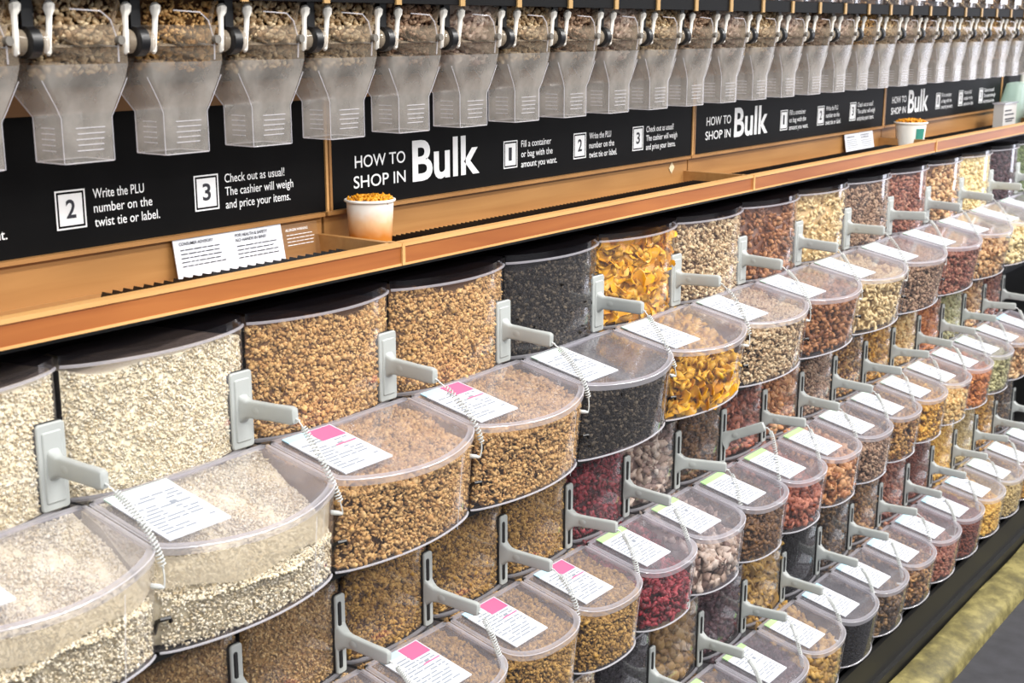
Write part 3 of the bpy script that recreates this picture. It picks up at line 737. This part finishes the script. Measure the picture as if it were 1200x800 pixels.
def neighbour(ri, k_):
    if k_ == 0: return 'first bin of the row at the left edge'
    a_ = ROWS[ri][k_ - 1][0]
    return 'next on the right of the ' + DESC[a_].replace('whole ', '')
GC = {}
M['dust'] = clear('oat_dust', tint=(.97, .95, .90), haze=.45, haze_col='fbf0d6', smudge=.25)
def dust_film(ri, f0, f1):
    R_ = ROW[ri]; hw = R_['w'] / 2 - GAP - .0015; ts = TSP; fy = R_['tD'] - R_['tb']
    y = pcurve(R_['tk'], R_['tD'], R_['tb'], ts) + .003; zt = R_['bz'] + (R_['fz'] - R_['bz']) * (R_['bD'] - y) / (R_['bD'] - fy) - .008; zb = np.full_like(y, R_['tz0'] + .02)
    rows = []
    for q in (f0, (f0 + f1) / 2, f1):
        rows.append([(x, yy + .011 * (1 - q) + .004, b0 + (t0 - b0) * min(1, q + (.05 * math.sin(x * 40) if q == f0 else 0))) for x, yy, b0, t0 in zip(ts * hw, y, zb, zt)])
    return MB().loft(rows, False, False, False).mesh('flour_dust', 'dust', True, (0, R_['tD'], R_['tz0']))
cnt = {}
for ri, rows in enumerate(ROWS):
    for food, *_ in rows: cnt[(ri, food)] = cnt.get((ri, food), 0) + 1
hop_special = {(0, 5): 'chips', (2, 1): 'figs', (2, 3): 'rings'}
for ri, rows in enumerate(ROWS):
    R_ = ROW[ri]; seen = {}
    meshes, heads, off, (xc, yv) = BM[ri]
    for k_, (food, head, lf) in enumerate(rows):
        xcen = R_['x0'] + R_['w'] * (k_ + .5)
        loc = (xcen, off[1], Z(off[2]))
        seen[food] = seen.get(food, 0) + 1
        who = '' if cnt[(ri, food)] == 1 else ordinal(seen[food]) + ' '
        fd = DESC[food]
        tail = '' if cnt[(ri, food)] == 1 else ', %s such from left' % ordinal(seen[food])
        t = thing('bulk_bin', loc, 'clear %s-row bin of %s%s' % (rown[ri], fd, tail), 'bin', 'bulk bins in the %s row' % rown[ri])
        par = {}
        for nm, me, pr in meshes:
            o = link(nm, me, par.get(pr, t)); par.setdefault(nm, o)
        for nm, me in heads[head]: link(nm, me, par['label_card'])
        if (ri, k_) in ((0, 0), (0, 1)): link('flour_dust', dust_film(ri, (.66, .55)[k_], .97), t)
        # goods
        key = (ri, food, lf)
        sp = hop_special.get((ri, k_))
        if key not in GC: GC[key] = bin_goods(ri, food, lf)
        g = link('loose_' + food, GC[key], None, loc)
        tag(g, '%s inside the clear %s-row bin%s' % (fd, rown[ri], tail), 'food', kind='stuff')
        # scoop
        parts, so, cords, tip, end = SC[ri]
        v = (k_ * 2 + ri) % 3
        rz, rx = [(0, 0), (.05, -.04), (-.04, .03), (.03, .05)][(k_ + ri) % 4]
        st = thing('scoop', (xcen + so[0], so[1], Z(so[2])), 'grey scoop on the %s-row %s bin%s' % (rown[ri], fd, tail), 'scoop', 'scoops in the %s row' % rown[ri])
        if (ri, k_) == (1, 7): rz, rx = .12, -.42
        if (ri, k_) == (1, 6): rz, rx = .3, .0
        st.rotation_euler = (rx, 0, rz)
        for nm, me in parts: link(nm, me, st)
        Rm = st.rotation_euler.to_matrix()
        tl = Rm @ (Vector(tip) - Vector(so)); el = Vector(end) - Vector(so)
        # cord is built in the scoop's own frame so both of its ends meet what they hold
        if abs(rz) + abs(rx) < 1e-6: cm = cords[v]
        else: cm = cord_mesh(ri, Vector(tip) - Vector(so), Rm.transposed() @ el, v, (0, 0, 0))
        link('coiled_cord', cm, st)

# ------------------------------------------------------------------ larger dried fruit one can pick apart
def chip_mesh(name, seed, r, mat, ring=False):
    rr = random.Random(seed); n = 12; mb = MB(); top = []; 
    ph, cv = rr.uniform(0, 6), rr.uniform(.25, .6)
    def P(a, q, h): 
        w = r * q * (1 + .10 * math.sin(2 * a + ph) + .06 * math.sin(5 * a))
        return (w * math.cos(a), w * .8 * math.sin(a), h + cv * r * q * q * math.cos(2 * a + ph) + .12 * r * math.sin(3 * a) * q)
    q0 = .42 if ring else .02; th = .0011 if not ring else .0030
    A = [2 * math.pi * i / n for i in range(n)]
    mb.loft([[P(a, q0, th) for a in A], [P(a, .7, th * 1.1) for a in A], [P(a, 1, th * .5) for a in A], [P(a, 1, -th * .5) for a in A], [P(a, .7, -th * 1.1) for a in A], [P(a, q0, -th) for a in A], [P(a, q0, th) for a in A]], True, False, False)
    return mb.mesh(name, mat, True)
def ball_mesh(name, seed, r, mat):
    rr = random.Random(seed); mb = MB(); n = 10; rings = []
    for i in range(1, 7):
        t = math.pi * i / 7; rings.append([(r * math.sin(t) * math.cos(a) * (1 + rr.uniform(-.07, .07)), r * math.sin(t) * math.sin(a) * (1 + rr.uniform(-.07, .07)), r * .82 * math.cos(t)) for a in np.linspace(0, 2 * math.pi, n, endpoint=False)])
    mb.loft(rings, True, True, True); return mb.mesh(name, mat, True)
M['chip'] = plain('yellow_dried_fruit', 'efae20', .38, noise=.35, nscale=90); M['chip2'] = plain('deep_yellow_dried_fruit', 'd9911c', .4, noise=.3, nscale=90)
M['fig'] = plain('tan_dried_fruit', '9a7840', .55, noise=.5, nscale=120, bump=.6); M['ring'] = plain('pale_dried_ring', 'b99558', .6, noise=.4, nscale=80, bump=.4)
CH = [chip_mesh('fruit_chip', i, .0175 + .002 * (i % 3), 'chip' if i % 3 else 'chip2') for i in range(6)]
RG = [chip_mesh('fruit_ring', 20 + i, .021, 'ring', True) for i in range(4)]
FG = [ball_mesh('dried_fig', 40 + i, .0165 + .0012 * (i % 3), 'fig') for i in range(4)]
def scatter(ri, k_, meshes, name, label, cat, group, step, depth, rot, zone, seed, size):
    R_ = ROW[ri]; hw = R_['w'] / 2 - GAP - size * 1.25; rr = random.Random(seed); xc = R_['x0'] + R_['w'] * (k_ + .5)
    if zone == 'hopper': z0, z1, kd, D0, b_ = R_['hz0'] + size * .8, R_['hz1'] - .016 - size * .5, R_['hk'], R_['hD'], R_['hb']
    else: z0, z1, kd, D0, b_ = R_['tz0'] + size, R_['tz0'] + .062, R_['tk'], R_['tD'] + .010, R_['tb']
    nz = max(1, int((z1 - z0) / step)); nx = max(1, int(2 * hw / step))
    for a in range(nz + 1):
        for c in range(nx + 1):
            x = -hw + 2 * hw * (c + (.5 if a % 2 else 0) * .9) / nx; x = max(-hw, min(hw, x + rr.uniform(-.15, .15) * step)); z = z0 + (z1 - z0) * a / nz + rr.uniform(-.15, .15) * step
            y = float(pcurve(kd, D0, b_, np.array(min(1, abs(x) + size * .7) / (R_['w'] / 2)))) + size * depth + rr.uniform(0, size * .35)
            o = link(name, meshes[rr.randrange(len(meshes))], None, (xc + x, y, Z(z)), (rr.gauss(1.2, rot), rr.gauss(0, rot), rr.uniform(-rot * 1.5, rot * 1.5)))
            tag(o, label, cat, group)
scatter(0, 5, CH, 'fruit_chip', 'curled yellow fruit chip behind the upper front of the top-row yellow chip bin', 'dried fruit', 'yellow fruit chips in the upper hopper', .021, .75, .55, 'hopper', 3, .017)
scatter(0, 5, CH, 'fruit_chip', 'curled yellow fruit chip lying in the lower tray of the top-row yellow chip bin', 'dried fruit', 'yellow fruit chips in the lower tray', .022, .9, .6, 'tray', 4, .017)
scatter(2, 2, FG, 'dried_fig', 'round tan dried fruit stacked in the bottom-row bin of round fruit', 'dried fruit', 'round dried fruit', .029, 1.05, .5, 'hopper', 5, .017)
scatter(2, 4, RG, 'fruit_ring', 'pale yellow dried ring in the bottom-row bin of fruit rings', 'dried fruit', 'dried fruit rings', .030, .7, .5, 'hopper', 6, .018)

# ------------------------------------------------------------------ gravity dispensers on the rail
def dispenser_meshes():
    yF, zb = 1.385, -.160; off = (0, yF, zb); out = []
    sp = [rrect(-.0365, .0365, yF, yF + .060, -.160, .004, 3), rrect(-.0370, .0370, yF, yF + .060, -.106, .004, 3),
          rrect(-.043, .043, yF - .002, yF + .066, -.093, .005, 3, .001), rrect(-.061, .061, yF - .004, yF + .083, -.060, .008, 3, .002),
          rrect(-.0655, .0655, yF - .006, yF + .090, -.042, .009, 3, .004)]
    out.append(('spout', MB().loft(sp, True, False, False), 'frost', True, None))
    e = MB().tube([p for p in sp[0]], .0008, 5, closed=True)
    out.append(('mouth_bead', e, 'edge', True, None))
    for x in (-.0365, .0365):
        out.append(('edge_bead', MB().tube([(x, yF + .0008, -.160), (x, yF + .0008, -.106), (x * 1.18, yF - .001, -.093), (x * 1.67, yF - .002, -.060)], .0006, 5), 'edge', True, None))
    out.append(('edge_bead', MB().tube([(-.0365, yF + .058, -.160), (-.0365, yF + .058, -.106), (-.060, yF + .08, -.060)], .0009, 5), 'edge', True, None))
    for i in range(5):
        z = -.118 - .0068 * i
        out.append(('grip_ridge', MB().box(-.018 + .002 * (i % 2), .024 - .001 * i, yF - .0010, yF + .0003, z - .0006, z + .0006), 'edge', False, None))
        out.append(('grip_ridge', MB().box(-.0375, -.0364, yF + .016, yF + .042, z - .0006, z + .0006), 'edge', False, None))
    ch = [rrect(-.0655, .0655, yF - .006, yF + .090, -.042, .009, 3, .004), rrect(-.0665, .0665, yF - .010, yF + .10, -.022, .020, 5, .008),
          rrect(-.0665, .0665, yF - .012, yF + .10, .004, .024, 5, .012), rrect(-.0665, .0665, yF - .012, yF + .10, .036, .024, 5, .014)]
    out.append(('chamber', MB().loft(ch, True, False, False), 'chamber', True, None))
    up_ = [rrect(-.070, .070, yF - .018, yF + .10, .062, .014, 3, .010), rrect(-.070, .070, yF - .018, yF + .10, .30, .014, 3, .010)]
    out.append(('upper_hopper', MB().loft(up_, True, False, True), 'clear', True, None))
    fp = MB().tube([(-.030, yF - .022, .022), (.012, yF - .0235, .020), (.028, yF - .020, .010), (.040, yF - .016, -.016), (.044, yF - .010, -.040)], .0010, 5)
    out.append(('flap_edge', fp, 'edge', True, None))
    for s in (-1, 1):
        x = s * .0540; y0 = yF - .016
        k_ = .0035
        a_ = MB().tube([(x, y0, .031), (x, y0 - .001, .027), (x, y0, .021), (x - s * .0005, y0 + .001, .015), (x, y0 + .002, .0), (x + s * .0012, y0 + .004, -.014), (x + s * .0010, y0 + .006, -.028), (x, y0 + .007, -.031)],
                       [.0035, .0068, .0068, .0040, .0034, .0042, .0044, .0020], 8)
        out.append(('handle_arm', a_, 'white', True, None))
        hb = MB().tube([(x + s * .003, yF - .004, -.016), (x + s * .0120, yF - .004, -.016)], .0150, 14)
        out.append(('pivot_hub', hb, 'chamber', True, None))
    out.append(('bolt', MB().tube([(.040, yF - .024, -.014), (.040, yF - .016, -.014)], .0055, 10), 'bolt', True, None))
    ax = MB().tube([(.0680, yF - .006, -.016), (.0700, yF - .006, -.016), (.0830, yF - .006, -.016), (.0850, yF - .006, -.016)], [.014, .0185, .0185, .014], 18); out.append(('pivot_knob', ax, 'black', True, None))
    st = MB().box(.0690, .0835, yF - .006, yF + .03, -.010, .036); out.append(('knob_post', st, 'black', False, None))
    lb = MB().box(-.035, .035, yF - .0345, yF - .033, .075, .15); out.append(('name_card', lb, 'paper', False, None))
    return [(nm, mb.mesh(nm, mt, sm, off), pr) for nm, mb, mt, sm, pr in out], off
M['bolt'] = plain('grey_bolt', '6a6660', .4)
DM, doff = dispenser_meshes()
def disp_goods(food):
    yF = 1.385; n = 420; r = FOOD[food][2]
    x = RNG.uniform(-.060, .060, n); z = RNG.uniform(-.055, .034, n)
    y = yF - .004 - np.clip((z + .055) / .089, 0, 1) * .010 * (1 - (x / .07) ** 2) + r + RNG.uniform(0, .006, n) + np.clip(-.02 - z, 0, 1) * .6
    x2 = RNG.uniform(-.06, .06, 200); z2 = RNG.uniform(.064, .27, 200); y2 = yF - .022 + r + .004 + RNG.uniform(0, .006, 200)
    gx = np.linspace(-.060, .060, 5)
    cores = [tri_grid(np.array([np.stack([gx, np.full(5, yF + .03), np.full(5, -.05)], 1), np.stack([gx, np.full(5, yF + .006), np.full(5, -.02)], 1),
             np.stack([gx, np.full(5, yF + .004), np.full(5, .034)], 1), np.stack([gx, np.full(5, yF - .015), np.full(5, .27)], 1)]))]
    return goods_mesh('dispenser_goods', food, np.concatenate([np.stack([x, y, z], 1), np.stack([x2, y2, z2], 1)]), None, cores, doff)
DG = {f: disp_goods(f) for f in ('toasted_oats', 'granola', 'walnut_pieces', 'chopped_nuts', 'dusty_clusters')}
seq = ['chopped_nuts', 'chopped_nuts', 'granola', 'chopped_nuts', 'chopped_nuts', 'walnut_pieces', 'dusty_clusters', 'chopped_nuts', 'walnut_pieces', 'dusty_clusters', 'chopped_nuts',
       'walnut_pieces', 'dusty_clusters', 'chopped_nuts', 'dusty_clusters', 'walnut_pieces', 'dusty_clusters', 'granola', 'chopped_nuts', 'dusty_clusters', 'walnut_pieces', 'chopped_nuts']
for k_ in range(28):
    x = 1.0025 + .1524 * (k_ - 1); loc = (x, doff[1], Z(doff[2]))
    w = ordinal(k_ + 1) + ' from the left'
    if k_ == 0: w = 'cut off by the left edge'
    t = thing('gravity_dispenser', loc, 'cloudy plastic gravity dispenser with white lever arms, %s' % w, 'dispenser', 'gravity dispensers above the signs')
    for nm, me, pr in DM: link(nm, me, t)
    g = link('dispenser_goods', DG[seq[k_ % len(seq)]], None, loc)
    tag(g, '%s inside the gravity dispenser %s' % (DESC[seq[k_ % len(seq)]], w), 'food', kind='stuff')
rl = thing('dispenser_rail', (.2, 1.32, Z(.036)), 'black rail with brass clips running over the gravity dispensers', 'rail')
ro = (.2, 1.32, Z(.036))
link('rail', MB().box(.2, 5.24, 1.349, 1.374, Z(.036), Z(.060)).mesh('rail', 'sign', off=ro), rl)
for k_ in range(30):
    x = 1.0025 + .1524 * (k_ - 1) - .0762
    link('clip', MB().box(x - .006, x + .006, 1.346, 1.350, Z(.034), Z(.0605)).mesh('clip', 'gold', off=ro), rl)

# ------------------------------------------------------------------ notices on the trays
def card(x0, x1, z0, z1, label, title, nlines, mat='paper', ink='ink', seed=0, y=1.530):
    of = (x0, y, Z(z0))
    t = thing('notice_card', of, label, 'notice', 'notices standing in the trays')
    link('card', MB().add([(x0, y - .006, Z(z0)), (x1, y - .006, Z(z0)), (x1, y + .004, Z(z1)), (x0, y + .004, Z(z1)), (x0, y - .0045, Z(z0)), (x1, y - .0045, Z(z0)), (x1, y + .0055, Z(z1)), (x0, y + .0055, Z(z1))],
         [(0, 1, 2, 3), (7, 6, 5, 4), (0, 4, 5, 1), (1, 5, 6, 2), (2, 6, 7, 3), (3, 7, 4, 0)]).mesh('card', mat, off=of), t)
    hgt = z1 - z0; wd = x1 - x0
    fit = lambda zz: y - .0068 + .010 * (zz - z0) / hgt
    zt = z1 - hgt * .2
    for tl, frac in title:
        me = text_mesh(tl, hgt * .078, x0 + wd * .09, Z(zt), fit(zt), wd * frac, .012, mat=ink); me.name = 'lettering'
        me.transform(Matrix.Translation((-of[0], -of[1], -of[2]))); link('lettering', me, t); zt -= hgt * .125
    g = MB(); rr = random.Random(seed)
    for i in range(nlines):
        xa = x0 + wd * .1; zt2 = zt - i * hgt * .10
        while xa < x0 + wd * .8:
            l_ = wd * rr.uniform(.05, .15); yy = fit(zt2); g.box(xa, min(xa + l_, x0 + wd * .88), yy - .0003, yy, Z(zt2), Z(zt2) + hgt * .020); xa += l_ + wd * .02
    link('print_lines', g.mesh('print_lines', ink, off=of), t)
M['clearcard'] = clear('clear_card', haze=.10, haze_col='d8b080')
card(1.240, 1.348, -.3575, -.2985, 'white consumer advisory card standing in the nearest tray', [('CONSUMER ADVISORY', .6)], 5, seed=1)
card(1.3485, 1.455, -.3575, -.2985, 'white card reading FOR HEALTH & SAFETY NO HANDS IN BINS in the nearest tray', [('FOR HEALTH & SAFETY', .62), ('NO HANDS IN BINS!', .58)], 4, seed=2)
card(1.456, 1.535, -.3575, -.3050, 'clear allergen warning card with white print beside the white cards', [('ALLERGEN WARNING', .62)], 4, 'clearcard', 'print', seed=3)
card(3.700, 3.805, -.3575, -.3020, 'left white card of the pair standing in the third tray', [('CONSUMER ADVISORY', .6)], 5, seed=4)
card(3.806, 3.912, -.3575, -.3000, 'right white card of the pair standing in the third tray', [('FOR HEALTH & SAFETY', .62), ('NO HANDS IN BINS!', .58)], 4, seed=5)
M['sticker'] = plain('pale_sticker', 'd9c7a4', .5)
tag(link('sticker', MB().add([(2.705, YS - .0035, Z(-.330)), (2.718, YS - .0035, Z(-.316)), (2.705, YS - .0035, Z(-.302)), (2.692, YS - .0035, Z(-.316))], [(0, 1, 2, 3)]).mesh('sticker', 'sticker')),
    'small pale diamond sticker on the tray back board below step 3', 'sticker')

# ------------------------------------------------------------------ cups of samples
def cup(x, y, z, r, h, label, glabel, mats, heap):
    t = thing('paper_cup', (x, y, z), label, 'cup', 'paper cups in the trays')
    of = (x, y, z)
    rb = r * .84
    mb = MB().lathe([(rb * .96, z), (rb, z + .001), (r * .97, z + h * .93), (r * .955, z + h * .93), (rb * .95, z + .006)], x, y, 32, True, True)
    link('cup_wall', mb.mesh('cup_wall', mats[0], True, of), t)
    mb = MB(); mb.tube([(x + r * math.cos(a), y + r * math.sin(a), z + h * .95) for a in np.linspace(0, 2 * math.pi, 32, endpoint=False)], r * .06, 8, closed=True)
    link('rolled_rim', mb.mesh('rolled_rim', 'white', True, of), t)
    n = 260; a = RNG.uniform(0, 2 * math.pi, n); q = np.sqrt(RNG.uniform(0, 1, n)) * r * .93
    P = np.stack([x + q * np.cos(a), y + q * np.sin(a), z + h * .93 + heap * (1 - (q / r) ** 4) + RNG.uniform(-.001, .002, n)], 1)
    ang = np.linspace(0, 2 * math.pi, 24, endpoint=False)
    cv = np.concatenate([[[x, y, z + h * .93 + heap]], np.stack([x + r * .93 * np.cos(ang), y + r * .93 * np.sin(ang), np.full(24, z + h * .93)], 1)])
    me = goods_mesh('sample_snack', 'cup_snack', P, None, [(cv, [(0, 1 + i, 1 + (i + 1) % 24) for i in range(24)])], of)
    g = link('sample_snack', me, None, of); tag(g, glabel, 'food', kind='stuff')
    return t
FOOD['cup_snack'] = (['a8690f', 'e0991f', 'f0b23a', 'c9820f'], 'lump', .0042, 1, .5); FM['cup_snack'] = grains('cup_snack', FOOD['cup_snack'][0], .45)
def stained():
    t = NT('stained_paper_cup'); p = t.n('BsdfPrincipled'); tc = t.n('TexCoord'); sp = t.n('SeparateXYZ'); t.l(tc.outputs['Object'], sp.inputs[0])
    nz = t.n('TexNoise'); nz.inputs['Scale'].default_value = 40; t.l(tc.outputs['Object'], nz.inputs['Vector'])
    ad = t.n('Math', operation='MULTIPLY_ADD'); t.l(nz.outputs['Fac'], ad.inputs[0]); ad.inputs[1].default_value = .022; t.l(sp.outputs[2], ad.inputs[2])
    mr = t.n('MapRange'); mr.inputs[1].default_value = .034; mr.inputs[2].default_value = .082; t.l(ad.outputs[0], mr.inputs[0])
    cr = t.n('ValToRGB'); e = cr.color_ramp.elements; e[0].color = lin('c07428'); e[0].position = 0; e[1].color = lin('e9e4dc'); e[1].position = 1
    x = e.new(.5); x.color = lin('dcb184'); t.l(mr.outputs[0], cr.inputs[0]); t.l(cr.outputs[0], p.inputs['Base Color']); p.inputs['Roughness'].default_value = .45
    t.l(p.outputs[0], t.out.inputs[0]); return t.m
# ray helper for placing a few small things where they stand in the tray
cup(1.613, 1.486, Z(-.3575), .0405, .086, 'white paper cup stained orange below, heaped with snack, beside the first whole sign', 'orange snack crumbs heaped in the near paper cup', [stained()], .006)
c2 = cup(4.02, 1.455, Z(-.3575), .048, .080, 'smaller-looking paper cup with a green block, under the farthest sign', 'orange snack heaped in the far paper cup', [M['white']], .010)
M['cupgreen'] = plain('cup_green', '2f7d70', .5)
g = MB(); angs = np.linspace(math.radians(222), math.radians(262), 8)
g.loft([[(4.02 + rr_ * math.cos(a), 1.455 + rr_ * math.sin(a), z) for a in angs] for rr_, z in ((.0422, Z(-.352)), (.0462, Z(-.297)))], False, False, False)
link('printed_block', g.mesh('printed_block', 'cupgreen', True, (4.02, 1.455, Z(-.3575))), c2)

# ------------------------------------------------------------------ far end
M['boxgrey'] = plain('notice_stand_grey', 'b9b7b4', .5); M['mint'] = clear('mint_plastic', tint=(.85, .95, .9), haze=.6, haze_col='d6ece2')
M['bluecloth'] = plain('blue_cloth', '2b45a0', .8, noise=.4, nscale=30)
t = thing('notice_stand', (5.05, 1.42, Z(-.358)), 'small grey notice stand with dark print at the far end of the tray', 'stand'); of = (5.05, 1.42, Z(-.358))
link('box', MB().box(4.905, 5.06, 1.44, 1.475, Z(-.358), Z(-.266)).mesh('box', 'boxgrey', off=of), t)
link('top_rim', MB().box(4.90, 5.065, 1.435, 1.48, Z(-.266), Z(-.261)).mesh('top_rim', 'rim', off=of), t)
g = MB()
for z, a_, b_ in ((-.292, .1, .6), (-.306, .1, .8), (-.322, .15, .85), (-.33, .2, .7)): g.box(4.905 + .155 * a_, 4.905 + .155 * b_, 1.4392, 1.4398, Z(z), Z(z) + .005)
link('print_lines', g.mesh('print_lines', 'ink', off=of), t)
t = thing('plastic_bottle', (5.30, 1.50, Z(-.358)), 'pale mint translucent jug behind the grey notice stand', 'jug'); of = (5.30, 1.50, Z(-.358))
link('jug_body', MB().loft([rrect(5.16, 5.36, 1.46, 1.535, Z(-.358), .02), rrect(5.16, 5.36, 1.46, 1.535, Z(-.27), .02), rrect(5.20, 5.37, 1.47, 1.53, Z(-.205), .02), rrect(5.22, 5.34, 1.48, 1.52, Z(-.200), .018)]).mesh('jug_body', 'mint', True, of), t)
link('cap', MB().lathe([(.018, Z(-.205)), (.018, Z(-.17)), (.010, Z(-.165))], 5.345, 1.50, 12).mesh('cap', 'white', True, of), t)
t = MB()
rings = []
for i, (z, r_) in enumerate([(-.357, .05), (-.34, .075), (-.31, .082), (-.28, .07), (-.255, .045), (-.245, .02)]):
    rings.append([(5.215 + r_ * 1.1 * (1 + .08 * math.sin(3 * a + i)) * math.cos(a), 1.405 + r_ * .42 * (1 + .08 * math.cos(4 * a + i)) * math.sin(a), Z(z)) for a in np.linspace(0, 2 * math.pi, 18, endpoint=False)])
tag(link('cloth_bundle', t.loft(rings).mesh('cloth_bundle', 'bluecloth', True)), 'bright blue cloth bundle at the far right end of the tray', 'cloth')
